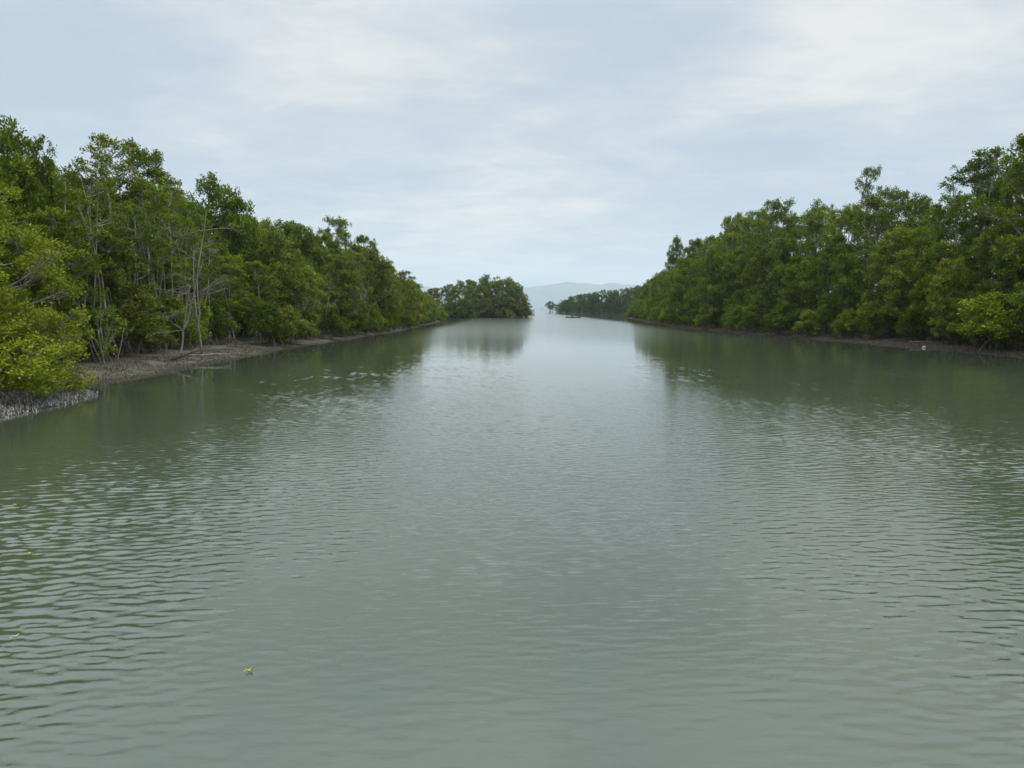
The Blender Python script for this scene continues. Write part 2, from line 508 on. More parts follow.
KNAME = {'tall': 'tall', 'bushy': 'bushy', 'pole': 'many-stemmed', 'sparse': 'thin-crowned', 'shrub': 'low', 'far': 'bushy', 'fartall': 'tall'}

HL = np.array([(14, 9), (28, 10), (36, 11.0), (44, 12.0), (60, 12.4), (75, 11.8), (90, 13.2), (110, 12.4), (136, 10.4), (150, 8.9), (170, 7.4), (190, 7)])
HR = np.array([(30, 13), (52, 14.2), (62, 15.2), (70, 13.6), (80, 14.8), (92, 16.2), (105, 17.2), (130, 17.6), (150, 17.4), (165, 16.0), (190, 14.2), (225, 10.4), (250, 9)])

front_l, front_r, front_shr_l, front_shr_r = [], [], [], []

def row(side, s0, y0, y1, step0, step1, fac, kinds, cols, frontlist, group, backlabel, jit=.8):
    y = y0
    while y < y1:
        yy = y + rnd.uniform(-.6, .6)
        s = s0 + rnd.uniform(-jit, jit) - (min(1, max(0, (yy - 50) / 30)) * 3.2 if side < 0 else 0)
        x = (shore_l(yy) - s) if side < 0 else (shore_r(yy) + s)
        if not (side < 0 and 26.8 < yy < 31.5 and s0 < 6):
            k = rnd.choice(kinds(yy)); c = rnd.choice(cols(yy))
            prof = HL if side < 0 else HR
            h = float(np.interp(yy, prof[:, 0], prof[:, 1])) * rnd.uniform(*fac)
            if k == 'bushy': h = min(h, 10.5)
            if k == 'pole' and frontlist is not None: h *= 1.32
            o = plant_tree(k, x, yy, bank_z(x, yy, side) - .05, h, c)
            tag(o, cat='tree', group=group)
            if frontlist is not None: frontlist.append((o, k, c, x, yy))
            else: o['label'] = backlabel
        t = min(1, max(0, (y - 30) / 110))
        y += (step0 + (step1 - step0) * t) * rnd.uniform(.85, 1.15)

# left bank -------------------------------------------------------------
GL = 'mangrove trees of the left bank'; GR = 'mangrove trees of the right bank'
row(-1, 5.2, 32.5, 190, 3.0, 4.6, (.50, .74), lambda y: ['pole', 'pole', 'bushy'] if 35 < y < 54 else ['bushy', 'bushy', 'tall'],
    lambda y: [MID, MID, OLIVE, DARK, LIME] if y < 80 else [MID, OLIVE, LIME, OLIVE], front_l, GL, None)
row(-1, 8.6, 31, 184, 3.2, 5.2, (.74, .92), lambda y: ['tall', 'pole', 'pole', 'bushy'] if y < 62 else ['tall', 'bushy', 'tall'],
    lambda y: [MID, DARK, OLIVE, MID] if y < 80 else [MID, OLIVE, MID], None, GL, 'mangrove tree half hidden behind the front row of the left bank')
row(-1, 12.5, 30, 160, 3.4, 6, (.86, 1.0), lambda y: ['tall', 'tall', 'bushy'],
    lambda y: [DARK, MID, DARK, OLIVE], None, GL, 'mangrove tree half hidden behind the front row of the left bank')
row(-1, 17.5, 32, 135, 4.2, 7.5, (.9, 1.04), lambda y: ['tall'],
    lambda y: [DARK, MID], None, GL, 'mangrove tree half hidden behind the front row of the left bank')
# right bank ------------------------------------------------------------
row(1, 3.4, 40, 236, 4.0, 6.0, (.50, .72), lambda y: ['bushy'],
    lambda y: [MID, DEEP, DARK, LIME, DEEP], front_r, GR, None)
row(1, 7.0, 40, 232, 4.2, 6.6, (.72, .92), lambda y: ['tall', 'tall', 'bushy'],
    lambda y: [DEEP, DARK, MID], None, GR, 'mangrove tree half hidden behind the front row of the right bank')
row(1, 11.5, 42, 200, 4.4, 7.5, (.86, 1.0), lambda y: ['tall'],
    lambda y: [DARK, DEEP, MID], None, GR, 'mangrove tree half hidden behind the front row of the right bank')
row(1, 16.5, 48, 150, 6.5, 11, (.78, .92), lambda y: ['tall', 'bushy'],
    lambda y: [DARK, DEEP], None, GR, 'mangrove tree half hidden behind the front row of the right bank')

for lst, side, edge in ((front_l, 'left', 'left'), (front_r, 'right', 'right')):
    lst.sort(key=lambda e: abs(e[3] / e[4]), reverse=True)
    for i, (o, k, c, x, y) in enumerate(lst):
        o['label'] = f"{CNAME[c]} {KNAME[k]} mangrove, {ordw(i)} front-row tree along the {side} bank counted from photo's {edge} edge"

# emergent and singular trees -------------------------------------------
def single(kind, x, y, h, color, label, group=None, variant=None, wide=None, name='mangrove_tree', cat='tree', side=None, rot=None):
    side = side or (-1 if x < 0 else 1)
    o = plant_tree(kind, x, y, bank_z(x, y, side) - .05, h, color, name, variant, wide, rot)
    return tag(o, label, cat, group)
single('bushy', -24.2, 37.6, 11.2, DARK, 'tallest dark conical crown near the left edge, towering behind the yellow-green bush', GL, 0, .85)
single('bushy', -24.0, 39.6, 10.8, DARK, 'dark crown just right of the tallest one near the left edge', GL, 1, .8)
single('sparse', -23.3, 46, 12.4, OLIVE, 'thin see-through crown rising above pale poles on the left bank', GL, 0, 1.1)
single('tall', -23.2, 49, 12.6, MID, 'tall green crown right of the thin see-through crown above the pale poles', GL, 2, .95)
single('sparse', -24.5, 56, 12.4, MID, 'thin twin-tufted crown in the skyline left of the overhanging crown', GL, 1, 1.15)
single('bushy', -23.4, 63.0, 13.0, DARK, 'dense dark crown with ragged overhanging right side above the dead tree', GL, 3, 1.35)
single('tall', -21.8, 96, 13.6, MID, 'highest tree of the middle left bank, uneven tufts on top', GL, 1, 1.1)
single('sparse', -20.2, 112, 12.4, DARK, 'narrow dark tuft standing above the left canopy where it slopes down', GL, 1, .7)
for i, (x, y, h) in enumerate([(-17.8, 13.5, 9.5), (-18.6, 17, 10), (-19.6, 21, 9.8), (-21.6, 24.5, 9.5)]):
    single(['tall', 'bushy', 'tall', 'bushy'][i], x, y, h, MID, 'mangrove tree beyond the left edge, reflected dark in the near water', 'mangrove trees beyond the left edge')
single('sparse', 41, 90, 18.4, PALEC, 'pale sparse crown standing clear above the right canopy', GR, 0, 1.15)
single('sparse', 37, 64, 15.0, DARK, 'open dark crown with sky showing through, right part of the skyline', GR, 1, 1.5)
single('sparse', 38.5, 62.5, 14.9, DEEP, 'open-topped tree right of the dark see-through crown on the right bank', GR, 0, 1.5)
single('tall', 35.4, 53.5, 14.4, MID, 'tallest crown at the right edge of the photo', GR, 3, 1.3)
single('tall', 38.4, 56, 14.4, DEEP, 'tall crown just left of the tallest crown at the right edge', GR, 0, 1.2)
single('bushy', 31.8, 150, 16.0, DARK, 'thin tower of foliage where the right canopy steps down to the channel mouth', GR, 2, 1.1)
single('tall', 32.2, 94, 15.5, DEEP, 'highest tufted tree in the middle of the right bank', GR, 1, 1.2)
single('tall', 30.5, 108, 15.4, MID, 'tufted tree left of the highest one in the middle of the right bank', GR, 2, 1.1)

# near yellow-green bush on the spit
tm, cm, H = gen_tree(505, H=7.6, zb=.1, Rm=3.3, nst=5, nl=58, lr=1.0, cpl=26, per=30, L=.12, W=.06, prof='bushy', stem_r=.07, tops=6, bark=M_PALE, roots=4, lean=(.2, 0), spread=.24)
b = link(bpy.data.objects.new('mangrove_tree', None)); b.location = (-17.7, 24.6, .2)
obj('trunk', tm, b); c_ = obj('crown', cm, b); c_.color = (*YEL, 1)
tag(b, 'yellow-green mangrove bush leaning over the pale root spit at the left edge', 'tree', GL)
PROTO['spitlow'] = [gen_tree(612, H=3.4, zb=-.25, Rm=2.0, nst=5, nl=24, lr=.75, cpl=22, per=28, L=.12, W=.06, prof='bushy', stem_r=.04, tops=3, bark=M_PALE, roots=3, spread=.22)]
b2 = plant_tree('spitlow', -16.3, 25.7, .1, 3.0, YEL, wide=.95, rot=.4)
b3 = plant_tree('spitlow', -15.5, 23.5, .05, 2.5, YEL, wide=1.15, rot=2.4)
tag(b3, 'low yellow-green mangrove at the front foot of the leaning bush', 'tree', GL)
b4 = plant_tree('spitlow', -17.6, 26.4, .1, 3.6, YEL, wide=1.05, rot=4.1)
tag(b4, 'low yellow-green mangrove filling the back foot of the leaning bush', 'tree', GL)
tag(b2, 'low yellow-green mangrove drooping onto the tip of the root spit', 'tree', GL)

# shrubs along the edges -------------------------------------------------
GS_L = 'low mangrove shrubs at the foot of the left bank trees'; GS_R = 'low mangrove shrubs at the foot of the right bank trees'
y = 33.5; sl = []
while y < 192:
    x = shore_l(y) - (rnd.uniform(3.6, 4.6) if y < 54 else rnd.uniform(1.2, 2.0) if y < 70 else rnd.uniform(.4, 1.2))
    c = rnd.choice([MID, LIME, DARK, OLIVE])
    if abs(y - 42) > 1.2:
        o = plant_tree('shrub', x, y, bank_z(x, y, -1) - .05, rnd.uniform(1.9, 3.6), c, 'mangrove_shrub')
        tag(o, cat='shrub', group=GS_L); sl.append((o, c, x, y))
    y += rnd.uniform(2.6, 4.4) * (1 + max(0, y - 60) / 90)
sr = []; y = 42
while y < 238:
    x = shore_r(y) + (rnd.uniform(1.5, 2.6) if y < 75 else rnd.uniform(.5, 1.4))
    c = rnd.choice([DEEP, LIME, DARK, MID])
    o = plant_tree('shrub', x, y, bank_z(x, y, 1) - .02, rnd.uniform(2.0, 3.6), c, 'mangrove_shrub')
    tag(o, cat='shrub', group=GS_R); sr.append((o, c, x, y))
    y += rnd.uniform(3.2, 5.4) * (1 + max(0, y - 60) / 90)
for lst, side in ((sl, 'left'), (sr, 'right')):
    lst.sort(key=lambda e: abs(e[2] / e[3]), reverse=True)
    for i, (o, c, x, y) in enumerate(lst):
        o['label'] = f"{CNAME[c]} low shrub, {ordw(i)} along the {side} mud edge counted from photo's {side} edge"
single('bushy', 33.0, 58.2, 6.4, (.175, .205, .012), 'yellowish upright mangrove standing out in the right bank front row', GR, 1, .75)
single('shrub', 32.6, 52.2, 3.9, LIME, 'bright green rounded shrub drooping over reddish mud near the right edge', GS_R, 0, 1.5, 'mangrove_shrub', 'shrub')

# island in the channel ---------------------------------------------------
GI = 'mangrove trees of the channel island'
isl = [(-23, 236, 9.0), (-20.5, 240, 10.0), (-17.5, 235.5, 9.5), (-16, 243, 11.5), (-13, 236, 10), (-12, 244, 11.5), (-9.2, 235, 10.5), (-8, 243, 13.2),
       (-5.5, 235, 11.0), (-4.5, 243, 12.6), (-1.8, 236, 11.5), (-.6, 243, 12.4), (1.5, 238, 10.6), (2.6, 243, 9.6), (3.4, 240, 6.8), (4.6, 237.6, 4.6),
       (-19, 250, 10.5), (-14, 251, 12), (-9, 251, 12.5), (-4, 251, 12), (0, 250, 11), (-25.5, 243, 9)]
isl.sort(key=lambda e: e[0])
fi = [e for e in isl if e[1] < 241]
for x, y, h in isl:
    k = 'far' if rnd.random() < .92 else 'fartall'
    c = rnd.choice([(.115, .145, .018), (.130, .145, .030), (.100, .136, .014)])
    o = plant_tree(k, x, y, -.4, h + .4, c)
    tag(o, cat='tree', group=GI)
    o['label'] = (f"{ordw(fi.index((x, y, h)))} tree from the left along the channel island's water edge" if (x, y, h) in fi
                  else 'mangrove tree behind the front row of the small channel island')
# far point on the right ---------------------------------------------------
GF = 'mangrove trees of the far right point'
ff = []
for k in range(56):
    t = k / 55
    x = 27 + 70 * t + rnd.uniform(-1, 1); fr = k % 2
    y = 436 + (0 if fr else 9) + rnd.uniform(-2, 2) - 4 * math.sin(t * 3.1)
    h = float(np.interp(x, [26, 33, 46, 60, 75, 100], [5.5, 9.0, 11.5, 13.5, 15.0, 15.5])) * rnd.uniform(.86, 1.08)
    o = plant_tree('far' if rnd.random() < .5 else 'fartall', x, y, -.8, h + .8, rnd.choice([(.066, .112, .012), (.074, .120, .014), (.056, .098, .010)]), wide=rnd.uniform(.85, 1.05))
    tag(o, cat='tree', group=GF)
    if fr: ff.append((o, x / y))
    else: o['label'] = 'mangrove tree behind the front row of the far right point'
ff.sort(key=lambda e: e[1])
for i, (o, q) in enumerate(ff):
    o['label'] = f"{ordw(i)} dark tree from the left along the far right point's water edge"
PROTO['stilted'] = [gen_tree(77, H=7, zb=1.3, Rm=3.2, nst=4, nl=26, lr=1.4, cpl=20, per=14, L=.34, W=.19, prof='round', stem_r=.12, base_sp=1.2, tops=1, twigs=False, spread=.4, roots=10)]
o = plant_tree('stilted', 26.0, 520, 0, 7.4, (.042, .072, .026), wide=1.05)
tag(o, 'lone round mangrove on stilts in open water at the channel mouth', 'tree')

# undergrowth between the trunks (uncountable) -----------------------------
def undergrowth(name, fn, n, per, L, W, hmax, color, label, seed):
    rng = np.random.default_rng(seed); c = []
    while len(c) < n:
        p = fn(rng)
        if p is None: continue
        x, y, z = p
        q = .6 + .4 * mnoise.noise(Vector((x*.35, y*.35, 9)))
        c.append((x, y, z + .25 + hmax * q * rng.uniform(0, 1)))
    c = np.array(c)
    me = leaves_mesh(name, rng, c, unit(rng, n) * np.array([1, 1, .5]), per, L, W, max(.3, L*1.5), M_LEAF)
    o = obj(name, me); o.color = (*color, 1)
    tag(o, label, 'undergrowth', None, 'stuff')
def strip(side, y0, y1, s0, s1):  # a belt along the bank
    def f(rng):
        y = y0 + (y1 - y0) * rng.uniform(0, 1) ** 1.25; s = rng.uniform(s0, s1)
        x = (shore_l(y) - s) if side < 0 else (shore_r(y) + s)
        return (x, y, bank_z(x, y, side))
    return f
def disc(cx, cy, rx, ry):
    def f(rng):
        a = rng.uniform(0, 6.283); q = math.sqrt(rng.uniform(.05, 1))
        return (cx + rx*q*math.cos(a), cy + ry*q*math.sin(a), 0)
    return f
undergrowth('undergrowth', strip(-1, 31.5, 188, 7.0, 17), 9000, 12, .22, .11, 4.6, MID, 'leafy undergrowth filling the space between the left bank trunks', 21)
undergrowth('undergrowth', strip(1, 40, 236, 3.2, 15), 15000, 12, .25, .13, 5.0, DEEP, 'leafy undergrowth filling the space between the right bank trunks', 22)
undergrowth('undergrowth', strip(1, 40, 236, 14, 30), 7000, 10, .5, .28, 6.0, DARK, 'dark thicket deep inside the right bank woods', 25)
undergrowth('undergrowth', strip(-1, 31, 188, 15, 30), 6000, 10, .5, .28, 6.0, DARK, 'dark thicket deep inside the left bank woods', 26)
undergrowth('undergrowth', disc(-10.8, 245, 15.5, 11), 3000, 10, .42, .24, 5.5, (.095, .115, .026), 'low foliage skirting the channel island down to the water', 23)
undergrowth('undergrowth', disc(92, 460, 64, 27), 8000, 8, .7, .4, 9.5, (.055, .088, .020), 'low foliage skirting the far right point down to the water', 24)

# dead wood ---------------------------------------------------------------
def bare(mb, rng, p, d, ln, r, depth, up=.12, kids=(2, 4), ang=.75):
    n = 6
    pts = [p]; q = np.array(p, float); dd = np.array(d, float)
    for i in range(n - 1):
        dd = dd + rng.normal(size=3) * .10 + np.array([0, 0, up * .15]); dd /= np.linalg.norm(dd)
        q = q + dd * ln / (n - 1); pts.append(q.copy())
    mb.tube(pts, np.linspace(r, r * .45, n), 5 if depth > 1 else 4)
    if depth <= 0: return
    for i in range(int(rng.integers(kids[0], kids[1] + 1))):
        k = int(rng.integers(1, n)); nd = dd + unit(rng, 1)[0] * ang; nd /= np.linalg.norm(nd)
        bare(mb, rng, pts[k], nd, ln * rng.uniform(.42, .68), r * .5, depth - 1, up, kids, ang)

def dead_tree(x, y, hgt, lean, seed, label, extra=1):
    rng = np.random.default_rng(seed)
    root = link(bpy.data.objects.new('dead_tree', None)); root.location = (x, y, bank_z(x, y, -1) - .1)
    mb = MB(); 
    p0 = np.array([0, 0, -.1]); top = np.array([lean[0], lean[1], hgt])
    tr = curve(p0, top, 10, .03, rng); tr[1:-1] += rng.normal(size=(8, 3)) * .05
    mb.tube(tr, np.linspace(.065, .015, 10), 7)
    t2 = curve(tr[2], top + np.array([-.9, .3, -hgt * .25]), 8, .04, rng)
    mb.tube(t2, np.linspace(.05, .015, 8), 6)
    root_t = obj('trunk', mb.mesh('trunk', M_DEAD, True), root)
    for i in range(9):
        k = int(rng.integers(3, 9)); a = rng.uniform(0, 6.28)
        br = MB()
        bare(br, rng, tr[k] if i % 3 else t2[min(7, k)], np.array([math.cos(a), math.sin(a) * .6, rng.uniform(-.25, .7)]), rng.uniform(.9, 2.3), .024, 3, .08)
        obj('branch', br.mesh('branch', M_DEAD, True), root)
    tag(root, label, 'dead tree')
dead_tree(-18.0, 44.6, 8.3, (.5, .2), 5, 'bare bleached dead tree standing on the left bank with drooping leafless branches')
dead_tree(-18.6, 42.8, 5.4, (1.5, .3), 9, 'shorter leafless grey snag leaning right beside the taller dead tree')

def thicket(x, y, n, hgt, spr, seed, label):
    rng = np.random.default_rng(seed); mb = MB()
    for i in range(n):
        a = rng.uniform(0, 6.28); q = rng.uniform(0, spr)
        d = np.array([math.cos(a) * .35, math.sin(a) * .35, 1.0]); d /= np.linalg.norm(d)
        bare(mb, rng, np.array([q*math.cos(a), q*math.sin(a), -.15]), d, hgt * rng.uniform(.6, 1), .03, 2, .25, (3, 4), .6)
    o = obj('bare_shrub', mb.mesh('bare_shrub', M_DEAD, True), None, (x, y, bank_z(x, y, -1) - .05))
    return tag(o, label, 'shrub', 'leafless grey shrubs on the left bank')
TH = [(-19.3, 66, 8, 4.6, 1.6, 1, 'leafless grey thicket nearest the camera on the middle left bank'),
      (-19.0, 71, 9, 4.8, 1.8, 2, 'leafless grey thicket, second from the left on the left bank'),
      (-18.4, 77, 9, 4.6, 1.8, 3, 'leafless grey thicket in the middle of the grey row on the left bank'),
      (-18.2, 84, 9, 4.2, 1.8, 4, 'leafless grey thicket, second last of the row towards the island'),
      (-17.8, 92, 8, 3.8, 1.6, 5, 'leafless grey thicket farthest along the left bank towards the island'),
      (-18.9, 36.5, 6, 3.2, 1.0, 6, 'leafless twiggy shrub behind the yellow-green bush on left mud')]
for a in TH: thicket(*a)

def log(x, y, ln, r, rot, seed, mat, label, z=.05, tilt=.02):
    rng = np.random.default_rng(seed); mb = MB()
    n = 12; t = np.linspace(-.5, .5, n)
    pts = np.stack([t * ln, rng.normal(size=n) * r * .35, t * ln * tilt + rng.normal(size=n) * r * .15], 1)
    mb.tube(pts, r * np.linspace(1.1, .6, n) * rng.uniform(.88, 1.1, n), 8)
    for i in range(3):
        k = int(rng.integers(2, n - 2))
        mb.tube(curve(pts[k], pts[k] + np.array([rng.uniform(-.5, .5), rng.uniform(-.4, .4), rng.uniform(.1, .5)]), 4, .1, rng), [r*.4, r*.3, r*.2, r*.12], 5)
    s = -1 if x < 0 else 1
    o = obj('driftwood_log', mb.mesh('driftwood_log', mat, True), None, (x, y, bank_z(x, y, s) + z)); o.rotation_euler.z = rot
    return tag(o, label, 'log')
log(-18.3, 43.4, 4.6, .085, R(12), 3, M_DEAD, 'long pale driftwood log lying along the foot of the left trees')
log(-18.0, 40.6, 2.6, .12, R(25), 4, M_BARK, 'dark fallen branch below the dead tree on the left mud', .08, .35)
log(-16.3, 23.6, 1.1, .06, R(5), 6, M_DEAD, 'short pale driftwood lying on the root spit under the yellow-green bush', .12)
log(32.6, 61.5, 1.6, .05, R(-14), 8, M_DEAD, 'pale stick lying on reddish mud of the right bank', .1)

# litter scrap on right mud: crumpled pale film
def litter():
    rng = np.random.default_rng(3); me = MB()
    K = 7; ring = []
    for lvl, (q, h) in enumerate([(.16, 0), (.14, .05), (.09, .08), (.03, .1)]):
        ring.append([(q*math.cos(6.283*k/K)*1.25*rng.uniform(.7, 1.2), q*math.sin(6.283*k/K)*rng.uniform(.7, 1.2), h*rng.uniform(.6, 1.3)) for k in range(K)])
    me.loft(ring)
    m = plain('pale_plastic', (.42, .52, .56), .45, .15, 5)
    o = obj('litter_scrap', me.mesh('litter_scrap', m), None, (31.15, 58.2, bank_z(31.15, 58.2, 1) + .02))
    tag(o, 'small pale bluish scrap of litter at the reddish mud waterline', 'litter')
litter()

# breathing roots (uncountable) ------------------------------------------
def breathing_roots(name, side, y0, y1, s0, s1, n, hgt, rad, mat, label, seed, dens=None):
    rng = np.random.default_rng(seed); V = []; F = []
    c = 0
    for _ in range(n):
        y = rng.uniform(y0, y1) if dens is None else dens(rng); s = s0 + (s1 - s0) * rng.uniform(0, 1)
        x = (shore_l(y) - s) if side < 0 else (shore_r(y) + s)
        if mnoise.noise(Vector((x*.7, y*.7, 1))) < -.28: continue
        z = bank_z(x, y, side) - .03
        if z < -.06: continue
        h = hgt * rng.uniform(.5, 1.3); r = rad * rng.uniform(.7, 1.3); dx, dy = rng.normal(size=2) * h * .16
        a0 = rng.uniform(0, 2)
        for k in range(3): V.append((x + r*math.cos(a0 + 2.094*k), y + r*math.sin(a0 + 2.094*k), z))
        for k in range(3): V.append((x + dx + .55*r*math.cos(a0 + 2.094*k), y + dy + .55*r*math.sin(a0 + 2.094*k), z + h))
        for k in range(3): F.append((c + k, c + (k+1) % 3, c + 3 + (k+1) % 3, c + 3 + k))
        F.append((c + 3, c + 4, c + 5)); c += 6
    return tag(obj(name, mesh_from(name, V, F, mat)), label, 'roots', None, 'stuff')
breathing_roots('breathing_roots', -1, 17, 28.6, -.1, 3.0, 3600, .11, .024, M_ROOTP, 'pale breathing roots crowding the mud spit at the left edge', 1)
breathing_roots('breathing_roots', -1, 30.6, 62, -.05, 3.0, 9000, .09, .02, M_ROOTB, 'grey breathing roots on the left mud bank below the trees', 2)
breathing_roots('breathing_roots', 1, 42, 95, -.1, 2.6, 7000, .11, .022, M_ROOTB, 'brown breathing roots on the reddish mud of the right bank', 3)

# floating leaves ---------------------------------------------------------
M_YL = plain('yellow_leaf', (.62, .55, .12), .5, .15, 30)
M_GL = plain('faded_leaf', (.48, .50, .30), .5, .15, 30)
def float_leaf(x, y, rot, L, mat, label):
    mb = MB(); pr = [(0, .02), (.15, .26), (.4, .46), (.65, .40), (.88, .18), (1, .02)]
    rings = []
    for t, w in pr:
        z = .006 + .018 * (t - .5) ** 2 * 4
        rings.append([(t*L, -w*L*.5, z + .012), (t*L, 0, z), (t*L, w*L*.5, z + .012), (t*L, 0, z - .003)])
    mb.loft(rings)
    mb.tube([(0, 0, .01), (-.15*L, 0, .012), (-.28*L, .01, .016)], [.003, .003, .002], 4)
    o = obj('floating_leaf', mb.mesh('floating_leaf', mat, True), None, (x, y, .002)); o.rotation_euler.z = rot
    tag(o, label, 'leaf', 'fallen leaves floating on the water')
float_leaf(-2.2, 6.1, .4, .055, M_YL, 'yellow leaf floating alone on smooth water, nearest the bottom centre')
float_leaf(-5.85, 9.15, 2.8, .07, M_YL, 'yellow leaf floating on dark rippled water, middle one near left edge')
float_leaf(-4.55, 6.75, 1.0, .06, M_GL, 'faded pale leaf floating lowest at the left edge')
float_leaf(-7.6, 11.5, .1, .075, M_YL, 'yellow leaf floating farthest away at the left edge')

# canoe with seated person -------------------------------------------------
M_HULL = plain('weathered_hull', (.06, .055, .05), .6)
M_SHIRT = plain('dark_shirt', (.035, .04, .05), .8)
M_SKIN = plain('skin', (.22, .12, .075), .6, .1)
M_HAIR = plain('black_hair', (.012, .011, .010), .6)
def canoe():
    root = link(bpy.data.objects.new('canoe', None)); root.location = (18.7, 236, 0); root.rotation_euler.z = R(8)
    def ring(t, inner):
        x = -2.3 + 4.6 * t; w = .36 * max(.02, math.sin(math.pi * t)) ** .6; top = .24 + .24 * (2*t - 1) ** 4
        if inner: w *= .82
        zb = -.12 + .2 * (2*t - 1) ** 4 + (.06 if inner else 0)
        o = [(x, -w, top), (x, -w*.85, zb + .16), (x, -w*.4, zb), (x, w*.4, zb), (x, w*.85, zb + .16), (x, w, top)]
        return o
    mb = MB(); ts = np.linspace(0, 1, 17)
    for i in range(16):
        for a, b, inv in ((ring(ts[i], 0), ring(ts[i+1], 0), 0), (ring(ts[i], 1), ring(ts[i+1], 1), 1)):
            for j in range(5):
                mb.poly([a[j], a[j+1], b[j+1], b[j]] if inv else [a[j], b[j], b[j+1], a[j+1]])
        a, a2, b, b2 = ring(ts[i], 0), ring(ts[i], 1), ring(ts[i+1], 0), ring(ts[i+1], 1)
        mb.poly([a[0], a2[0], b2[0], b[0]]); mb.poly([a[5], b[5], b2[5], a2[5]])
    obj('hull', mb.mesh('hull', M_HULL), root)
    for sx in (-.5, 1.0):
        m2 = MB(); m2.loft([[(sx - .09, yy, .20), (sx + .09, yy, .20), (sx + .09, yy, .225), (sx - .09, yy, .225)] for yy in (-.26, .26)])
        obj('thwart', m2.mesh('thwart', M_HULL), root)
    tag(root, 'small dark canoe carrying one person near the far right point', 'canoe')
    return root
canoe()

def person():
    root_loc = (18.7 - .5 * math.cos(R(8)), 236 - .5 * math.sin(R(8)), .225)
    J = {}; E = []; Rr = []
    pts = []
    def add(p, r, parent=None):
        pts.append(p); Rr.append(r)
        if parent is not None: E.append((parent, len(pts) - 1))
        return len(pts) - 1
    pel = add((0, 0, .12), .15); ab = add((.02, 0, .30), .135, pel); ch = add((.05, 0, .48), .155, ab)
    nk = add((.07, 0, .62), .06, ch); hd0 = add((.09, 0, .71), .085, nk); add((.11, 0, .80), .095, hd0)
    for s in (-1, 1):
        hp = add((.08, .09*s, .10), .095, pel); kn = add((.46, .16*s, .26), .065, hp); an = add((.62, .12*s, -.06), .045, kn); add((.76, .12*s, -.08), .035, an)
        sh = add((.05, .19*s, .53), .065, ch); el = add((.16, .25*s, .30), .048, sh); wr = add((.36, .18*s, .27), .034, el); pm = add((.44, .17*s, .29), .034, wr)
        for k in range(4): 
            f1 = add((.50, (.17 + .022*(k - 1.5))*s, .29), .010, pm); add((.53, (.17 + .022*(k - 1.5))*s, .265 + .004*k), .009, f1)
        t1 = add((.45, (.17 - .045)*s, .30), .011, pm); add((.49, (.17 - .05)*s, .29), .010, t1)
    me = bpy.data.meshes.new('person'); me.from_pydata(pts, E, []); me.update()
    o = obj('person', me, None, root_loc); o.rotation_euler.z = R(8)
    mod = o.modifiers.new('skin', 'SKIN')
    sv = me.skin_vertices[0].data
    for i, r in enumerate(Rr): sv[i].radius = (r, r); sv[i].use_root = (i == 0)
    ss = o.modifiers.new('sub', 'SUBSURF'); ss.levels = 1; ss.render_levels = 2
    dg = bpy.context.evaluated_depsgraph_get()
    nm = bpy.data.meshes.new_from_object(o.evaluated_get(dg)); o.modifiers.clear(); o.data = nm
    nm.materials.clear(); nm.materials.append(M_SHIRT); nm.materials.append(M_SKIN); nm.shade_smooth()
    for p in nm.polygons:
        c = p.center
        if c.z > .60 or (c.x > .30 and c.z > .2 and abs(c.y) > .1 and c.x < .6 and c.z > .255) : p.material_index = 1
    hair = MB(); rings = []
    for k in range(6):
        a = k / 5 * 1.5; r = .108 * math.cos(a) + .004; z = .79 + .125 * math.sin(a)
        rings.append([(.10 + r*math.cos(q)*1.05, r*math.sin(q), z - (.05 if math.cos(q) < .2 and k == 0 else 0)) for q in np.linspace(0, 6.283, 13)[:-1]])
    hair.loft(rings); obj('hair', hair.mesh('hair', M_HAIR, True), o)
    fc = MB()
    fc.loft([[(.20, -.012, .785), (.20, .012, .785), (.20, .008, .82), (.20, -.008, .82)], [(.226, -.012, .778), (.226, .012, .778), (.205, .005, .82), (.205, -.005, .82)]])
    obj('nose', fc.mesh('nose', M_SKIN), o)
    tag(o, 'person in dark clothes sitting in the small canoe', 'person')
person()

# hazy vessel on the horizon ------------------------------------------------
def vessel():
    root = link(bpy.data.objects.new('fishing_boat', None)); root.location = (115, 3000, 0)
    mb = MB(); rings = []
    for t in np.linspace(0, 1, 9):
        x = -5 + 10 * t; w = 1.3 * (1 - max(0, (t - .55) / .46) ** 2) + .02; top = 1.2 + .9 * max(0, t - .5) ** 1.5 * 2
        rings.append([(x, -w, top), (x, -w*.7, -.4), (x, w*.7, -.4), (x, w, top)])
    mb.loft(rings); obj('hull', mb.mesh('hull', plain('boat_paint', (.10, .12, .15), .5)), root)
    cb = MB(); cb.loft([[(-3, -.9, 1.23), (.6, -.9, 1.23), (.6, .9, 1.23), (-3, .9, 1.23)], [(-2.9, -.85, 3.0), (.2, -.85, 3.0), (.2, .85, 3.0), (-2.9, .85, 3.0)]])
    obj('cabin', cb.mesh('cabin', plain('cabin_paint', (.3, .32, .33), .5)), root)
    ms = MB(); ms.tube([(-.8, 0, 3.0), (-.8, 0, 5.4)], [.06, .04], 6); obj('mast', ms.mesh('mast', M_BARK), root)
    tag(root, 'tiny hazy boat on the sea horizon beyond the channel mouth', 'boat')
vessel()

